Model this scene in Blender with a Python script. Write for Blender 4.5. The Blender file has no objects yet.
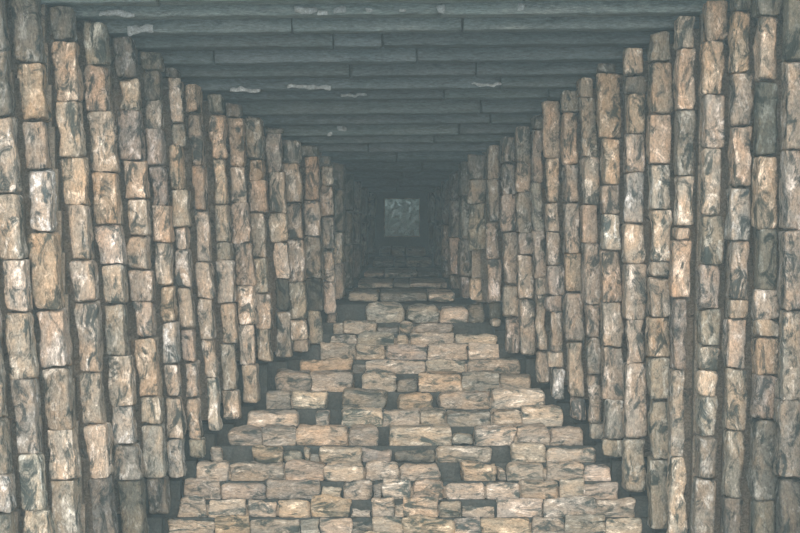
import bpy, math, random
from mathutils import Vector, noise

R = random.Random(7)
scene = bpy.context.scene
col = scene.collection
F = 1800.0            # focal length in pixels of the 800x533 frame
VX, VY = 402.0, 222.0 # where the passage axis meets the picture
CZ = 2.95             # eye height above the ground in front of the passage

def P(px, py, d):
    """a measured picture point at distance d -> place in metres"""
    return Vector(((px - VX) / F * d, d, CZ - (py - VY) / F * d))

def lerp_table(t, v):
    if v <= t[0][0]:
        a, b = t[0], t[1]
    elif v >= t[-1][0]:
        a, b = t[-2], t[-1]
    else:
        for a, b in zip(t, t[1:]):
            if a[0] <= v <= b[0]:
                break
    k = (v - a[0]) / (b[0] - a[0])
    return a[1] + (b[1] - a[1]) * k

# ---------------------------------------------------------------- materials
def nodes_of(name):
    m = bpy.data.materials.new(name)
    m.use_nodes = True
    nt = m.node_tree
    nt.nodes.clear()
    out = nt.nodes.new('ShaderNodeOutputMaterial')
    return m, nt, out

def N(nt, kind, **kw):
    n = nt.nodes.new(kind)
    for k, v in kw.items():
        setattr(n, k, v)
    return n

def ramp(nt, src, stops):
    r = N(nt, 'ShaderNodeValToRGB')
    e = r.color_ramp.elements
    while len(e) < len(stops):
        e.new(0.5)
    for i, (p, c) in enumerate(stops):
        e[i].position = p
        e[i].color = (c[0], c[1], c[2], 1) if not isinstance(c, float) else (c, c, c, 1)
    nt.links.new(src, r.inputs[0])
    return r.outputs[0]

def noise_tex(nt, vec, scale, detail=4, rough=0.6, dist=0.0):
    n = N(nt, 'ShaderNodeTexNoise')
    n.inputs['Scale'].default_value = scale
    n.inputs['Detail'].default_value = detail
    n.inputs['Roughness'].default_value = rough
    n.inputs['Distortion'].default_value = dist
    nt.links.new(vec, n.inputs['Vector'])
    return n.outputs['Fac']

def mix(nt, fac, a, b, mode='MIX'):
    m = N(nt, 'ShaderNodeMix', data_type='RGBA', blend_type=mode)
    m.clamp_factor = True
    for sock, v in ((m.inputs[0], fac), (m.inputs[6], a), (m.inputs[7], b)):
        if isinstance(v, (tuple, float, int)):
            sock.default_value = v if isinstance(v, (float, int)) else (*v, 1)
        else:
            nt.links.new(v, sock)
    return m.outputs[2]

def stone_material(name, warm, cool, pale, dark, pale_at=0.58, dark_at=0.40, bump=0.6, stretch=(1, 1, 1), use_obj=True):
    m, nt, out = nodes_of(name)
    bs = N(nt, 'ShaderNodeBsdfPrincipled')
    bs.inputs['Roughness'].default_value = 0.92
    bs.inputs['Specular IOR Level'].default_value = 0.15
    geo = N(nt, 'ShaderNodeNewGeometry')
    oi = N(nt, 'ShaderNodeObjectInfo')
    off = N(nt, 'ShaderNodeVectorMath', operation='SCALE')
    off.inputs[0].default_value = (13.1, 7.7, 5.3)
    nt.links.new(oi.outputs['Random'], off.inputs['Scale'])
    add = N(nt, 'ShaderNodeVectorMath', operation='MULTIPLY_ADD')
    nt.links.new(geo.outputs['Position'], add.inputs[0])
    add.inputs[1].default_value = stretch
    nt.links.new(off.outputs[0], add.inputs[2])
    v = add.outputs[0]
    big = ramp(nt, noise_tex(nt, v, 5.0, 5, 0.65, 0.4), [(0.38, 0.0), (0.62, 1.0)])
    c = mix(nt, big, cool, warm)
    p = ramp(nt, noise_tex(nt, v, 9.0, 6, 0.72, 0.6), [(pale_at, 0.0), (pale_at + 0.13, 1.0)])
    c = mix(nt, p, c, pale)
    k = ramp(nt, noise_tex(nt, v, 7.0, 7, 0.75, 0.8), [(dark_at - 0.06, 1.0), (dark_at + 0.04, 0.0)])
    c = mix(nt, k, c, dark)
    fine = ramp(nt, noise_tex(nt, v, 42.0, 6, 0.75), [(0.28, 0.45), (0.72, 1.5)])
    c = mix(nt, 1.0, c, fine, 'MULTIPLY')
    grit = ramp(nt, noise_tex(nt, v, 95.0, 3, 0.8), [(0.3, 0.66), (0.7, 1.36)])
    c = mix(nt, 1.0, c, grit, 'MULTIPLY')
    if use_obj:
        c = mix(nt, 1.0, c, oi.outputs['Color'], 'MULTIPLY')
    nt.links.new(c, bs.inputs['Base Color'])
    bn = noise_tex(nt, v, 38.0, 8, 0.7)
    b = N(nt, 'ShaderNodeBump')
    b.inputs['Strength'].default_value = bump
    b.inputs['Distance'].default_value = 0.02
    nt.links.new(bn, b.inputs['Height'])
    nt.links.new(b.outputs[0], bs.inputs['Normal'])
    nt.links.new(bs.outputs[0], out.inputs[0])
    return m

WALL = stone_material('weathered_wall_stone', (0.50, 0.385, 0.285), (0.35, 0.325, 0.285), (0.92, 0.85, 0.78), (0.075, 0.085, 0.08), 0.53, 0.465, 1.0, (1.2, 1, 0.6))
FLOOR = stone_material('worn_floor_stone', (0.43, 0.345, 0.26), (0.31, 0.29, 0.255), (0.80, 0.73, 0.64), (0.065, 0.08, 0.075), 0.545, 0.465, 0.9, (0.55, 1, 1.6))
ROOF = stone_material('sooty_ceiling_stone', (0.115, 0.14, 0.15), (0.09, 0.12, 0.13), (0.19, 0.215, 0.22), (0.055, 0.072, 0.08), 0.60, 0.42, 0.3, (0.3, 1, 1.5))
BACK = stone_material('shade_dark_joint_stone', (0.06, 0.066, 0.062), (0.045, 0.055, 0.054), (0.09, 0.092, 0.088), (0.03, 0.036, 0.036), use_obj=False)  # dark joint stone, darkened further to paint the shade in holes and hollows
JOINT = stone_material('grey_earth_joint', (0.34, 0.28, 0.215), (0.25, 0.225, 0.185), (0.48, 0.42, 0.36), (0.08, 0.085, 0.08), use_obj=False)
LIME = stone_material('pale_lime_crust', (0.42, 0.46, 0.48), (0.32, 0.36, 0.38), (0.62, 0.66, 0.68), (0.18, 0.21, 0.22), use_obj=False)
LEAF = stone_material('pale_foliage', (0.70, 0.72, 0.66), (0.55, 0.62, 0.58), (0.86, 0.87, 0.82), (0.22, 0.27, 0.24), use_obj=False)
BARK = stone_material('grey_bark', (0.25, 0.21, 0.17), (0.20, 0.18, 0.16), (0.32, 0.29, 0.25), (0.08, 0.08, 0.07), use_obj=False)

TONE = {   # stone tints; dark ones also paint shade at tops, feet and inside
    'n': (1.00, 1.00, 1.00), 'p': (1.25, 1.24, 1.22), 't': (1.14, 1.04, 0.93),
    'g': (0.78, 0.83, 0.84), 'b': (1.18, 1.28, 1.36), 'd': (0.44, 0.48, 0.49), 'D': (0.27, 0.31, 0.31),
}

# ---------------------------------------------------------------- mesh helpers
def rough_box_data(sx, sy, sz, r=0.022, amp=0.009, step=0.035, lean=0.0, seed=None, taper=0.0):
    """rounded, knocked-about block centred on the origin"""
    s = Vector((sx, sy, sz)) / 2
    r = min(r, s.x * 0.8, s.y * 0.8, s.z * 0.8)
    cnt = [max(3, min(26, int(v / step) + 2)) for v in (sx, sy, sz)]
    cnt[1] = min(cnt[1], 6)
    seed = Vector([R.uniform(-50, 50) for _ in range(3)]) if seed is None else seed
    def axis(n, h):     # denser at the rims so that the rounding reads
        inner = [-h + 2 * h * i / (n - 1) for i in range(n)]
        return sorted(set(inner + [-h + r * 0.5, h - r * 0.5]))
    ax = [axis(cnt[i], s[i]) for i in range(3)]
    verts, index, faces = [], {}, []
    def vid(i, j, k):
        key = (i, j, k)
        if key not in index:
            p = Vector((ax[0][i], ax[1][j], ax[2][k]))
            q = Vector([max(-s[a] + r, min(s[a] - r, p[a])) for a in range(3)])
            dvec = p - q
            if dvec.length > 1e-9:
                p = q + dvec.normalized() * r
            n1 = noise.noise_vector((p + seed) * 5.0) * amp * 1.5
            n2 = noise.noise_vector((p + seed) * 19.0) * amp * 0.8
            p = p + n1 + n2
            p.x += -lean * p.z
            index[key] = len(verts)
            verts.append(p)
        return index[key]
    L = [len(a) - 1 for a in ax]
    for j in range(L[1]):
        for k in range(L[2]):
            faces.append((vid(0, j, k), vid(0, j, k + 1), vid(0, j + 1, k + 1), vid(0, j + 1, k)))
            faces.append((vid(L[0], j, k), vid(L[0], j + 1, k), vid(L[0], j + 1, k + 1), vid(L[0], j, k + 1)))
    for i in range(L[0]):
        for k in range(L[2]):
            faces.append((vid(i, 0, k), vid(i + 1, 0, k), vid(i + 1, 0, k + 1), vid(i, 0, k + 1)))
            faces.append((vid(i, L[1], k), vid(i, L[1], k + 1), vid(i + 1, L[1], k + 1), vid(i + 1, L[1], k)))
        for j in range(L[1]):
            faces.append((vid(i, j, 0), vid(i, j + 1, 0), vid(i + 1, j + 1, 0), vid(i + 1, j, 0)))
            faces.append((vid(i, j, L[2]), vid(i + 1, j, L[2]), vid(i + 1, j + 1, L[2]), vid(i, j + 1, L[2])))
    return verts, faces

def link_mesh(name, verts, faces, mat, loc=(0, 0, 0), parent=None, smooth=True):
    me = bpy.data.meshes.new(name)
    me.from_pydata([tuple(v) for v in verts], [], faces)
    me.update()
    if smooth:
        me.polygons.foreach_set('use_smooth', [True] * len(me.polygons))
    me.materials.append(mat)
    o = bpy.data.objects.new(name, me)
    o.location = loc
    if parent:
        o.parent = parent
    col.objects.link(o)
    return o

def thing(name, label, cat, loc, group=None):
    o = bpy.data.objects.new(name, None)
    o.empty_display_size = 0.1
    o.location = loc
    o['label'] = label
    o['category'] = cat
    o['kind'] = 'thing'
    if group:
        o['group'] = group
    col.objects.link(o)
    return o

def tag(o, label, cat, group=None):
    o['label'] = label
    o['category'] = cat
    if group:
        o['group'] = group
    return o

def block(name, lo, hi, mat, tone, parent=None, base=None, lean=0.0, r=0.022, amp=0.009, step=0.035):
    lo, hi = Vector(lo), Vector(hi)
    c = (lo + hi) / 2
    s = hi - lo
    v, f = rough_box_data(s.x, s.y, s.z, r, amp, step, lean)
    o = link_mesh(name, v, f, mat, c - base if base is not None else c, parent)
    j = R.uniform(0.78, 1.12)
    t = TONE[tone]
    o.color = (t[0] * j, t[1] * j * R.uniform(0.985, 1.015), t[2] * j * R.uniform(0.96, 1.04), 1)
    return o

class Boxes:
    """plain boxes gathered into the one mesh of a shell surface"""
    def __init__(self):
        self.v, self.f = [], []
    def add(self, lo, hi):
        a = len(self.v)
        for x in (lo[0], hi[0]):
            for y in (lo[1], hi[1]):
                for z in (lo[2], hi[2]):
                    self.v.append((x, y, z))
        for q in ((0, 1, 3, 2), (4, 6, 7, 5), (0, 4, 5, 1), (2, 3, 7, 6), (0, 2, 6, 4), (1, 5, 7, 3)):
            self.f.append(tuple(a + i for i in q))
    def build(self, name, mat):
        o = link_mesh(name, self.v, self.f, mat, smooth=False)
        o['kind'] = 'structure'
        return o

ORD = ['first', 'second', 'third', 'fourth', 'fifth', 'sixth', 'seventh', 'eighth', 'ninth', 'tenth', 'eleventh',
       'twelfth', 'thirteenth', 'fourteenth', 'fifteenth', 'sixteenth', 'seventeenth', 'eighteenth', 'nineteenth']

# ---------------------------------------------------------------- the rings of the passage
D0, PITCH = 18.0, 0.33
def ring_d(k):
    return D0 - PITCH * k
# underside of the lintel of each ring, as measured on the photograph
LINTEL_Y = [152, 143, 135, 124, 114, 99, 89, 76, 62, 46, 31, 15, 0, -16, -33, -50, -68]

# face edges at picture height 250, lean, joints from the lintel down, one tone per stone with ceiling and corner shade painted in ('.' = fallen out)
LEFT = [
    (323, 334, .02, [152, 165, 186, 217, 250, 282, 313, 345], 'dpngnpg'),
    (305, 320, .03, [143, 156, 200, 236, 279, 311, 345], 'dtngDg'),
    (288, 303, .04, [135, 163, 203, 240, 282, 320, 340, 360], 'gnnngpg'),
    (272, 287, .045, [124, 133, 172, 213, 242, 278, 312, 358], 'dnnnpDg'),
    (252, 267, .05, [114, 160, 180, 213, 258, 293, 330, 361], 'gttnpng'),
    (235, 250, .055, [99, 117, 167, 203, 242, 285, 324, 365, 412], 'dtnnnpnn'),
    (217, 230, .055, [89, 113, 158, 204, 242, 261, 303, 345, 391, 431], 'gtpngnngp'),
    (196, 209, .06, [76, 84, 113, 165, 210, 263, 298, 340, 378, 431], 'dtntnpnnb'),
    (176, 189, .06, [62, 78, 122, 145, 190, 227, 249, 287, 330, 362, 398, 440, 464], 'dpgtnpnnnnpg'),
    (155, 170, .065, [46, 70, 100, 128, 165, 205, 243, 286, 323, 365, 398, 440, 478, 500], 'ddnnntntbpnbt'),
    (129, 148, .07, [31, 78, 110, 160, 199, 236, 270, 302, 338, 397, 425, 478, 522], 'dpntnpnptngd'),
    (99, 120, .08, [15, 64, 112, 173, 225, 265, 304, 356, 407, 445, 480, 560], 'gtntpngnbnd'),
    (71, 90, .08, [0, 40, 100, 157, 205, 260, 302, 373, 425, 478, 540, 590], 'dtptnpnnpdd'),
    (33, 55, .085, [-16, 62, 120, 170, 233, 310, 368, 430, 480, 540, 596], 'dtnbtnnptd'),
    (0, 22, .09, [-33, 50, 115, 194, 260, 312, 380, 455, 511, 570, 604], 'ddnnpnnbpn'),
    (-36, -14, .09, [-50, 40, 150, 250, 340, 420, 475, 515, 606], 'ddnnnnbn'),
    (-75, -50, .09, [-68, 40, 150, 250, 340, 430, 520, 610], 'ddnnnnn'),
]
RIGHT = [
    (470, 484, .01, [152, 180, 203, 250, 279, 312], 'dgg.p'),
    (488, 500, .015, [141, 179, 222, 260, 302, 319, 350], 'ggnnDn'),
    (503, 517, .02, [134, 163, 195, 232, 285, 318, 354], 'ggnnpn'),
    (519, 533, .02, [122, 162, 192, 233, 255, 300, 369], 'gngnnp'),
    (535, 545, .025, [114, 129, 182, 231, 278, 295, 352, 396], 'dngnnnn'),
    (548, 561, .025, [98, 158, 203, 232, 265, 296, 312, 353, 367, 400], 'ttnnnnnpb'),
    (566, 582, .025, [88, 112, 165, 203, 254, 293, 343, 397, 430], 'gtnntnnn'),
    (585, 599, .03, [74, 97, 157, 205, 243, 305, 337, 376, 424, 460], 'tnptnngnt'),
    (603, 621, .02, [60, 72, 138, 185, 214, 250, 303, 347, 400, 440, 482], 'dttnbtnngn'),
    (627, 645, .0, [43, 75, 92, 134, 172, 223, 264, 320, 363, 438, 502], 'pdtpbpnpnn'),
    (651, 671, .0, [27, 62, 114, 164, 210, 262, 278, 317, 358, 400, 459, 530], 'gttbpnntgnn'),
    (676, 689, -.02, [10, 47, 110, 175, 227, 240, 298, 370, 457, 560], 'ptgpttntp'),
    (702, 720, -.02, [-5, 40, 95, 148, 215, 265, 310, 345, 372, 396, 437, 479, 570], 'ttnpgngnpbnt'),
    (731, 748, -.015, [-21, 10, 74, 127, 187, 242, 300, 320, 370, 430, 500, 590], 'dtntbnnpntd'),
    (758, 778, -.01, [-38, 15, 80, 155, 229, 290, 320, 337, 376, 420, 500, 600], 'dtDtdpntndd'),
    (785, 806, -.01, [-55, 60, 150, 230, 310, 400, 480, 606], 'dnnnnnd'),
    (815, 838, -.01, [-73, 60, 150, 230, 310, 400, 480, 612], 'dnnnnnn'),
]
HW = [(68, 0), (84, 1), (100, 2), (116, 3), (134, 4), (149, 5), (168, 6), (188, 7), (207, 8), (229, 9), (252, 10), (278, 11),
      (306, 12), (338, 13), (368, 14), (402, 15), (440, 16)]

# ---------------------------------------------------------------- where the floor courses lie
LC = [(302, 336), (345, 331), (360, 303), (385, 272), (412, 250), (431, 226), (464, 196), (500, 178), (533, 164), (600, 120)]
RC = [(302, 487), (350, 500), (369, 526), (396, 545), (430, 582), (460, 602), (484, 622), (533, 650), (600, 690)]
ROWS = [305, 321, 332, 344, 358, 374, 392, 410, 428, 446, 463, 481, 499, 517, 535, 555, 578]
def floor_d(y):
    xl, xr = lerp_table(LC, y), lerp_table(RC, y)
    return ring_d(lerp_table(HW, (xr - xl) / 2)) - 0.05

ROW_D = []
for y in ROWS + [600]:
    ROW_D.append(min(floor_d(y), ROW_D[-1] - .15) if ROW_D else D0 - .06)
COURSES = []
for i, y in enumerate(ROWS):
    d = ROW_D[i]
    d_behind = ROW_D[i - 1] if i else D0 + .45
    y_low = ROWS[i + 1] if i + 1 < len(ROWS) else 600
    d_low = ROW_D[i + 1]
    zt = CZ - (y - VY) / F * d
    zb = max(CZ - (y_low - VY) / F * d_low + .002, 0.0)     # top of the course in front
    xl, xr = lerp_table(LC, (y + y_low) / 2), lerp_table(RC, (y + y_low) / 2)
    COURSES.append({'y': y, 'y_low': y_low, 'd': d, 'depth': d_behind - d, 'zt': zt, 'zb': zb,
                    'L': (xl - VX) / F * d, 'R': (xr - VX) / F * d})

def foot(side, inner_x, outer_x, d, depth, zb):
    """where a pillar rests, and how far the courses beside it may reach"""
    s = -1 if side == 'L' else 1
    for c in COURSES:
        if c['d'] - .05 > d + depth or c['d'] + c['depth'] < d - .05 or c['zt'] < zb - .02:
            continue
        into = s * (c[side] - inner_x) + .042
        if into <= 0:
            continue
        if into < .06 or c['zt'] - zb > .24:
            c[side] = inner_x - s * .042
        else:
            zb = max(zb, c['zt'] + .045)
    return zb

LOOK_L = {
    0: 'narrow pillar of pale stones at the left edge of the dark inner doorway',
    1: 'stone pillar with one blackened stone, second from the left edge of the inner doorway',
    2: 'stone pillar ending in a whitish foot stone, third on the left from the inner doorway',
    3: 'stone pillar with a blackened stone above a dark hollow, fourth left of the doorway',
    4: 'stone pillar over the tallest dark foot hollow, fifth on the left from the inner doorway',
    7: 'stone pillar with a bluish white foot stone, eighth on the left from the inner doorway',
    11: 'broad tan stone pillar with a bluish stone low down, twelfth left of the doorway',
    14: 'broad stone pillar with a bluish white stone low down by the left photo edge',
}
LOOK_R = {
    0: 'broken grey pillar with a dark gap at the right edge of the inner doorway',
    4: 'thinnest pillar of grey-brown stones, fifth on the right from the inner doorway',
    8: 'tan stone pillar with one bluish white stone at mid height, ninth right of the doorway',
    12: 'stone pillar with a long whitish stone low down, thirteenth right of the inner doorway',
    14: 'dark-stained tan stone pillar, fifteenth on the right from the inner doorway',
}
TEXT = {'L': 'left', 'R': 'right'}
GROUND_Z = 0.0
TILT = 0.009          # the lintels rise a little towards the right

def z_of(py, d):
    return CZ - (py - VY) / F * d

footings = []
wallbox = {'L': Boxes(), 'R': Boxes()}
def pillar(side, k, spec, d, depth, label, group, top=None, grow=(0, 0)):
    xl, xr, lean, ys, tones = spec
    x0, x1 = (xl - grow[0] - VX) / F * d, (xr + grow[1] - VX) / F * d
    zm = z_of(250, d)                       # where the face edges were measured
    zb = max(z_of(ys[-1], d), GROUND_Z)
    inn, outx = (x1, x0) if side == 'L' else (x0, x1)
    sh = lean * (zm - zb)
    zb = foot(side, inn + sh, outx + sh, d, depth, zb)
    base = Vector(((x0 + x1) / 2 + lean * (zm - zb) * 1.0, d + depth / 2, zb))
    root = thing('stone_pillar', label, 'pillar', base, group)
    for y0, y1, t in zip(ys, ys[1:], tones):
        if t == '.':
            continue
        zt, zl = z_of(y0, d), max(z_of(y1, d), zb)
        if top is not None:
            zt = min(zt, top + TILT * x0 - .025)
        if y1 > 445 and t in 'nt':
            t = 'g'          # dimness of the lower corners put into the stone tone
        if zt - zl < 0.03:
            continue
        shift = lean * (zm - (zt + zl) / 2)
        g = R.uniform(0.004, 0.010)
        jx, jd = R.uniform(-.012, .012), R.uniform(-.02, .03) + (0.05 if t == 'D' else 0)
        wj = R.uniform(-.012, .012)
        part = 'stone_block'
        if y0 == ys[0]:
            part = 'top_stone'
        elif y1 == ys[-1] or z_of(y1, d) < GROUND_Z:
            part = 'foot_stone'
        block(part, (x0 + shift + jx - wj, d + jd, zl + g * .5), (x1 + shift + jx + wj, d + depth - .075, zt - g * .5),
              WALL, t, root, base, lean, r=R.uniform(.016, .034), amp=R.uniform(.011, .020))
    return root, x0, x1, lean, zm, zb

for side, table, look in (('L', LEFT, LOOK_L), ('R', RIGHT, LOOK_R)):
    for k, spec in enumerate(table):
        d = ring_d(k)
        depth = PITCH - .01
        side_word = TEXT[side]
        label = look.get(k, 'pillar of weathered tan stone blocks, %s on the %s from the dark inner doorway' % (ORD[k], side_word))
        gap = 0
        if k + 1 < len(table):
            nxt = table[k + 1]
            gap = max(0, (spec[0] - nxt[1]) if side == 'L' else (nxt[0] - spec[1]))
        grow = (gap * .12, 0) if side == 'L' else (0, gap * .12)
        root, x0, x1, lean, zm, zb = pillar(side, k, spec, d, depth, label, 'stone pillars of the %s wall' % side_word, z_of(LINTEL_Y[k], d), grow)
        out = x0 if side == 'L' else x1
        # joint backing leans with the pillar, in short lifts
        zt = z_of(spec[3][0], d)
        B = wallbox[side]
        s = -1 if side == 'L' else 1
        n = 14
        for i in range(n):
            za, zc = zb + (zt - zb) * i / n, zb + (zt - zb) * (i + 1) / n
            xo = out + lean * (zm - (za + zc) / 2)
            a, b = sorted((xo + s * .06, out + s * .75))
            B.add((a, d + .06, za), (b, d + .16, zc))
        far = out + s * .75
        inn_foot = (x1 if side == 'L' else x0) + lean * (zm - zb) + s * .06
        a, b = sorted((inn_foot, far))
        footings.append(((a, d + .14, GROUND_Z), (b, d + .30, zb - .045)))
        c, e = sorted((far - s * .02, far + s * .22))
        B.add((c, d - .06, GROUND_Z), (e, d + PITCH + .06, z_of(LINTEL_Y[k], d) + .5))
        # masonry behind stones that have dropped out
        inn = x1 if side == 'L' else x0
        if '.' in spec[4]:
            i = spec[4].index('.')
            a, b = sorted((out, inn))
            B.add((a + .03, d + .275, z_of(spec[3][i + 1], d)), (b - .03, d + .295, z_of(spec[3][i], d)))

# ---------------------------------------------------------------- lintels of the ceiling
roof = Boxes()
MARKS = {   # pale lime crusts on the ceiling: x, y, length, height in picture pixels
    11: [(118, 11, 34, 5), (305, 9, 22, 7), (322, 11, 10, 5), (340, 10, 14, 6), (371, 11, 9, 4), (405, 12, 8, 3), (442, 10, 7, 6), (521, 8, 6, 7)],
    10: [(140, 27, 26, 9)],
    6: [(246, 88, 32, 4), (309, 87, 40, 4), (486, 84, 30, 3)],
    5: [(354, 94, 24, 3)],
    2: [(341, 129, 8, 4), (330, 134, 5, 3)],
}
TOTAL = len(LINTEL_Y)
for k, y in enumerate(LINTEL_Y):
    d = ring_d(k)
    hw = HW[k][0] + 60
    w = hw / F * d
    zb = z_of(y, d)
    h = 0.42
    if k == 11:
        lab = 'greyish ceiling lintel flecked with white lime along its lower edge at the photo top'
    elif k > 11:
        lab = 'dark stone ceiling lintel above the photo top, %s in front of the white-flecked one' % ORD[k - 12]
    elif k == 10:
        lab = 'dark ceiling lintel with a pale smear at its left end, directly behind the white-flecked one'
    elif k == 6:
        lab = 'dark ceiling lintel with two long pale streaks, fifth behind the white-flecked one'
    else:
        lab = 'dark stone ceiling lintel, %s behind the white-flecked one at the photo top' % ORD[10 - k]
    base = Vector((0, d + PITCH / 2, zb))
    root = thing('ceiling_lintel', lab, 'lintel', base, 'lintels stepping down along the ceiling')
    root.rotation_euler = (0, -TILT, 0)
    # one lintel is two or three long stones end to end
    cuts = [-w] + sorted(R.uniform(-.75, .75) * w for _ in range(1 if k < 5 else 2)) + [w]
    cuts = [c for q, c in enumerate(cuts) if q in (0, len(cuts) - 1) or (c - cuts[q - 1] > .35 and w - c > .35)]
    if k == 11:
        cuts = [-w, (440 - VX) / F * d, w]
    for a, b in zip(cuts, cuts[1:]):
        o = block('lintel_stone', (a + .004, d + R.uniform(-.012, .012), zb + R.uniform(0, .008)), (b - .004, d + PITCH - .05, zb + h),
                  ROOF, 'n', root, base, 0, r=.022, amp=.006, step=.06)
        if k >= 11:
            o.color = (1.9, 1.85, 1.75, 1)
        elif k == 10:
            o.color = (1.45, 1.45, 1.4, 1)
    for (mx, my, ml, mh) in MARKS.get(k, []):
        c = P(mx, my, d - .012)
        sx, sz = ml / F * d, mh / F * d
        tv, tf = rough_box_data(sx, .03, sz, min(.02, sz * .45), .022, .016)
        o = link_mesh('lime_crust', tv, tf, LIME, c - base, root)
        o['label'] = 'whitish lime crust'
    roof.add((-w - .6, d - .01, zb + h + .02), (w + .6, d + PITCH + .01, zb + h + .25))

# ---------------------------------------------------------------- the stepped floor, course by course
HOLES = {   # gaps where a stone has dropped out or broken: x0, x1 and how much of the course is left standing (0..1)
    0: [(341, 366, .0), (403, 406, 0)],
    1: [(378, 399, .35), (456, 488, .0)],
    4: [(352, 365, .4)],
    5: [(353, 362, .0), (396, 419, .5)],
    6: [(328, 342, .0), (386, 397, .2), (433, 440, .2)],
    7: [(299, 315, .15), (329, 341, .15)],
    8: [(378, 390, .0), (452, 474, .35)],
    9: [(282, 302, .4), (309, 320, .3), (362, 391, .55), (394, 436, .42), (492, 511, .2), (222, 252, .2)],
    10: [(440, 462, .0), (497, 507, .5)],
    11: [(320, 342, .55), (372, 382, .6)],
    12: [(350, 371, .3), (394, 404, .6), (463, 497, .35)],
    13: [(352, 372, .5), (300, 320, .6)],
}
FIX = {   # stones set by eye: x0, x1, tone
    0: [(366, 403, 'b'), (406, 439, 'g'), (440, 468, 'p'), (469, 486, 'd')],
    1: [(313, 343, 'g'), (344, 377, 'p'), (400, 413, 'p'), (414, 455, 'n')],
    2: [(326, 356, 'g'), (357, 395, 'g'), (396, 408, 'p'), (409, 455, 'n'), (456, 497, 'p')],
}
floorbox = Boxes()
for lo, hi in footings:
    if hi[2] > lo[2] + .02:
        floorbox.add(lo, hi)
for i, c in enumerate(COURSES):
    y, y_low, d, depth, zt, zb = (c[q] for q in ('y', 'y_low', 'd', 'depth', 'zt', 'zb'))
    xl, xr = VX + c['L'] * F / d, VX + c['R'] * F / d
    X = lambda px: (px - VX) / F * d
    base = Vector((X((xl + xr) / 2), d + depth / 2, zb))
    if i == 0:
        lab = 'row of pale and dark stones with rounded edges at the sill of the inner doorway'
    elif i >= 14:
        lab = 'stone floor course below the photo bottom, %s past the last in view' % ORD[i - 14]
    elif i == 9:
        lab = 'tan stone floor course with the widest dark hole, tenth from the inner doorway sill'
    else:
        lab = 'worn tan stone floor course, %s from the inner doorway sill' % ORD[i]
    root = thing('stone_step', lab, 'step', base, 'stone courses stepping up the floor')
    spans = []
    holes = sorted(HOLES.get(i, []))
    if i in FIX:
        spans = [(a, b, t, 1.0) for a, b, t in FIX[i]]
        spans += [(a, b, 'd', left) for a, b, left in holes if left > 0]
    else:
        edges = [xl]
        for a, b, left in holes:
            edges += [a, b]
        edges.append(xr)
        segs = []
        for q in range(0, len(edges), 2):
            segs.append((edges[q], edges[q + 1]))
        for a, b in segs:
            if b - a < 4:
                continue
            cnt = max(1, round((b - a) / R.uniform(34, 52)))
            pts = [a] + [a + (b - a) * (q + R.uniform(-.22, .22)) / cnt for q in range(1, cnt)] + [b]
            for p0, p1 in zip(pts, pts[1:]):
                spans.append((p0, p1, R.choice('nnnnttppgg'), 1.0))
        for a, b, left in holes:
            if left > 0:
                spans.append((a, b, R.choice('gnd'), left))
    for a, b, t, left in spans:
        a, b = max(a, xl), min(b, xr)
        if b - a < 3:
            continue
        hgt = (zt - zb)
        top = zb + hgt * left + (R.uniform(-.035, .012) if left == 1 else 0)
        if top - zb < .03:
            continue
        jd = R.uniform(-.02, .03)
        if i == 0 and left == 1:
            jd = -.03
        lo = (X(a) + .003, d + jd + .02 + (.06 if left < 1 else 0), zb - .05 if zb > .06 else zb + .004)
        hi = (X(b) - .003, d + depth - .06, top)
        block('stone_block', lo, hi, FLOOR, t, root, base, 0,
              r=R.uniform(.02, .045) if i else .06, amp=R.uniform(.012, .024), step=.03)
    # earth packed between the stones that still stand
    x_from = xl
    for a, b, left in holes + [(xr, xr, 0)]:
        if a - x_from > 12:
            mort = Boxes()
            mort.add((X(x_from) + .03 - base.x, d + .09 - base.y, -.03 if zb > .06 else .012), (X(a) - .03 - base.x, d + depth - .035 - base.y, zt - zb - .065))
            link_mesh('earth_joint', mort.v, mort.f, JOINT, (0, 0, 0), root, smooth=False)
        x_from = max(x_from, b)
    # the dark bed under and behind the course
    ext = .25
    floorbox.add((X(xl) - ext, d + depth - .03, zb - .1), (X(xr) + ext, d + depth + .03, zt - .03))
    floorbox.add((X(xl) - ext, d + .12, zb - .2), (X(xr) + ext, d + depth + .02, zb - .075))

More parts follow.
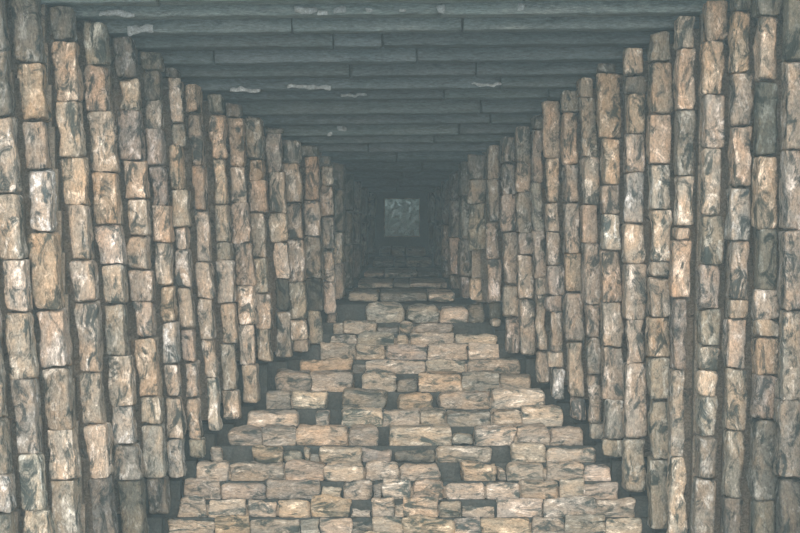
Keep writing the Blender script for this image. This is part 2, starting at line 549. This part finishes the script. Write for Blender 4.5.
# ---------------------------------------------------------------- the dark inner passage
INNER = [   # distance, half-width, lintel y, floor y (picture pixels)
    (18.75, 59, 160, 293), (20.3, 50, 170, 283), (22.4, 42, 178, 272), (24.8, 34, 186, 260), (27.4, 27, 191, 248),
]
d_end = 29.6
for j, (d, hw, ly, fy) in enumerate(INNER):
    nd = INNER[j + 1][0] if j + 1 < len(INNER) else d_end
    depth = min(.9, nd - d - .05)
    for side, s in (('L', -1), ('R', 1)):
        w_px = 11 if j else 10
        a, b = sorted((VX + s * hw, VX + s * (hw + w_px)))
        n = 3 if j < 3 else 2
        joints = [ly] + [ly + (fy + 6 - ly) * (q + R.uniform(-.15, .15)) / n for q in range(1, n)] + [fy + 6]
        tones = ''.join(R.choice('ddDg') for _ in range(n))  # mostly dark tints: the dimness of the passage is painted onto its stones
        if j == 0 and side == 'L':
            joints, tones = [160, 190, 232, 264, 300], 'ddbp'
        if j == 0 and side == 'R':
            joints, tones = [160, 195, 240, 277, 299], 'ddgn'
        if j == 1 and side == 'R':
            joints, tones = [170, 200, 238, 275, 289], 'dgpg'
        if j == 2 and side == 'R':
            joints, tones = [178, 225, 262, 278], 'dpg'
        lab = 'shadowy pillar of grey stones inside the doorway, %s on the %s before the far window' % (ORD[len(INNER) - 1 - j], TEXT[side])
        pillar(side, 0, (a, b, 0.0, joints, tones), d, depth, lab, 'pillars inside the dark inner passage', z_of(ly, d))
        B = wallbox[side]
        xo = (VX + s * (hw + w_px) - VX) / F * d
        prev_d = INNER[j - 1][0] if j else D0 + .2
        a, b = sorted((xo + s * .06, xo + s * .9))
        B.add((a, d + .1, z_of(fy + 30, d)), (b, d + .3, z_of(ly - 30, d)))
        # side wall of the bay behind this pair
        xi = s * (hw / F * d + .14)
        a, b = sorted((xi, xi + s * .2))
        B.add((a, d + depth - .02, z_of(fy + 30, d)), (b, nd + .12, z_of(ly - 25, d)))
    w = (hw + 22) / F * d
    zb = z_of(ly, d)
    base = Vector((0, d + depth / 2, zb))
    lab = 'shadowy stone lintel across the inner passage, %s before the far window' % ORD[len(INNER) - 1 - j]
    root = thing('ceiling_lintel', lab, 'lintel', base, 'lintels inside the dark inner passage')
    cut = R.uniform(-.3, .3) * w
    for a, b in ((-w, cut), (cut, w)):
        block('lintel_stone', (a + .004, d, zb + .004), (b - .004, d + depth - .02, zb + .34), ROOF, 'n', root, base, 0, r=.025, amp=.006, step=.07)
    roof.add((-w - .6, d - .35, zb + .36), (w + .6, nd + .1, zb + .55))
    # a step of the inner floor
    zt = z_of(fy, d)
    prev = (305, D0) if j == 0 else (INNER[j - 1][3], INNER[j - 1][0])
    zb = z_of(prev[0], ROW_D[0] if j == 0 else prev[1]) - .002
    base = Vector((0, d, zb))
    dd = d - .18
    lab = 'dim stone step inside the inner doorway, %s below the far window' % ORD[len(INNER) - 1 - j]
    root = thing('stone_step', lab, 'step', base, 'steps inside the dark inner passage')
    cuts = [-1.0, R.uniform(-.5, -.2), R.uniform(.1, .45), 1.0]
    if j == 0:
        cuts = [-1.0, -.42, .48, 1.0]
    w2 = hw / F * d - .055
    for q in range(3):
        t = 'gdp'[q] if j == 0 else R.choice('gdnd')
        block('stone_block', (cuts[q] * w2 + .004, dd, zb + .004), (cuts[q + 1] * w2 - .004, nd - .2, zt), FLOOR, t, root, base, 0, r=.04, amp=.012, step=.06)
    floorbox.add((-w2 - .6, dd - .3, zb - .3), (w2 + .6, nd, zb - .01))

# end wall with its small window, and the greenery outside it
z0, z1 = z_of(237, d_end), z_of(198, d_end)
xa, xb = (384 - VX) / F * d_end, (420 - VX) / F * d_end
endbox = Boxes()
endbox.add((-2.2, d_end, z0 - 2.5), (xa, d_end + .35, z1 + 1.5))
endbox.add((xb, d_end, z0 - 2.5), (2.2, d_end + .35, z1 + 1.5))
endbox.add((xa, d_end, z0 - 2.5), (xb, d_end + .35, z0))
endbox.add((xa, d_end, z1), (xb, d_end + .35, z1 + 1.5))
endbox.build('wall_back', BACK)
win = Boxes()
t = .014
win.add((xa, d_end + .02, z0), (xa + t, d_end + .30, z1))
win.add((xb - t, d_end + .02, z0), (xb, d_end + .30, z1))
win.add((xa + t, d_end + .02, z1 - t), (xb - t, d_end + .30, z1))
win.add((xa + t, d_end + .02, z0), (xb - t, d_end + .30, z0 + t))
win.build('window_1', WALL)

bush_base = Vector(((xa + xb) / 2, d_end + 1.6, 0.9))
bush = thing('leafy_bush', 'pale leafy bush seen through the small window at the far end', 'bush', bush_base)
lv, lf = [], []
for q in range(3600):
    u = Vector((R.gauss(0, 1), R.gauss(0, 1), R.gauss(0, 1))).normalized()
    rad = R.uniform(.72, 1.0)
    c = Vector((u.x * .75 * rad, u.y * .55 * rad, 1.75 + u.z * .95 * rad))
    n1 = Vector((R.gauss(0, 1), R.gauss(0, 1), R.gauss(0, 1))).normalized()
    n2 = n1.orthogonal().normalized()
    n3 = n1.cross(n2)
    L_, W_ = R.uniform(.06, .11), R.uniform(.03, .05)
    a = len(lv)
    lv += [c - n2 * L_, c + n3 * W_ + n1 * .012, c + n2 * L_, c - n3 * W_ + n1 * .012]
    lf += [(a, a + 1, a + 2), (a, a + 2, a + 3)]
core = 10
a0 = len(lv)
for q in range(core + 1):
    for w_ in range(16):
        th, ph = math.pi * q / core, 2 * math.pi * w_ / 16
        lv.append(Vector((math.sin(th) * math.cos(ph) * .56, math.sin(th) * math.sin(ph) * .40, 1.75 + math.cos(th) * .70)))
for q in range(core):
    for w_ in range(16):
        lf.append((a0 + q * 16 + w_, a0 + (q + 1) * 16 + w_, a0 + (q + 1) * 16 + (w_ + 1) % 16, a0 + q * 16 + (w_ + 1) % 16))
link_mesh('foliage', lv, lf, LEAF, (0, 0, 0), bush, smooth=False)
tv, tf = [], []
for q in range(9):
    z = 1.6 * q / 8
    for s in range(8):
        an = s / 8 * 2 * math.pi
        rr = .06 - .004 * q
        tv.append((math.cos(an) * rr + .03 * math.sin(q), math.sin(an) * rr, z))
for q in range(8):
    for s in range(8):
        tf.append((q * 8 + s, q * 8 + (s + 1) % 8, (q + 1) * 8 + (s + 1) % 8, (q + 1) * 8 + s))
link_mesh('trunk', tv, tf, BARK, (0, 0, 0), bush)
terrace = Boxes()
terrace.add((-6, d_end + .36, .3), (6, d_end + 9, .9))
terrace.build('terrace_ground', FLOOR)

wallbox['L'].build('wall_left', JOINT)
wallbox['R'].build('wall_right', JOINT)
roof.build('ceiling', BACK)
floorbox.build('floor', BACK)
g = Boxes()
g.add((-9, -4, -.3), (9, 14.6, -.002))
g.build('ground', FLOOR)

# ---------------------------------------------------------------- haze in the air of the passage
m, nt, out = nodes_of('damp_haze')
sc = N(nt, 'ShaderNodeVolumeScatter')
sc.inputs['Color'].default_value = (0.74, 0.94, 1.0, 1)
sc.inputs['Density'].default_value = 0.0085
sc.inputs['Anisotropy'].default_value = 0.0
nt.links.new(sc.outputs[0], out.inputs['Volume'])
hz = Boxes()
hz.add((-9.5, -4.5, -.5), (9.5, 40, 9))
h = hz.build('haze', m)
h['kind'] = 'stuff'
h['label'] = 'thin grey-blue haze hanging in the passage'
h['category'] = 'haze'

# ---------------------------------------------------------------- daylight
w = bpy.data.worlds.new('overcast_sky')
scene.world = w
w.use_nodes = True
bg = w.node_tree.nodes['Background']
bg.inputs[0].default_value = (0.72, 0.92, 1.0, 1)
bg.inputs[1].default_value = 0.92
sd = bpy.data.lights.new('sun', 'SUN')
sd.energy = 4.6
sd.angle = math.radians(50)
sd.color = (1.0, 0.90, 0.78)
so = bpy.data.objects.new('sun', sd)
so.rotation_euler = Vector((0.0, 1.0, -0.42)).to_track_quat('-Z', 'Y').to_euler()
col.objects.link(so)

# ---------------------------------------------------------------- camera
cd = bpy.data.cameras.new('camera')
cd.sensor_fit = 'HORIZONTAL'
cd.sensor_width = 36
cd.lens = F * 36 / 800
cd.shift_x = (400 - VX) / 800
cd.shift_y = (VY - 266.5) / 800
cd.clip_end = 200
co = bpy.data.objects.new('camera', cd)
co.location = (0, 0, CZ)
co.rotation_euler = (math.pi / 2, 0, 0)
col.objects.link(co)
scene.camera = co

scene.cycles.use_denoising = True
vs = scene.view_settings
vs.view_transform = 'Standard'
vs.look = 'None'
vs.gamma = 1
vs.exposure = 0.04
vs.use_curve_mapping = False
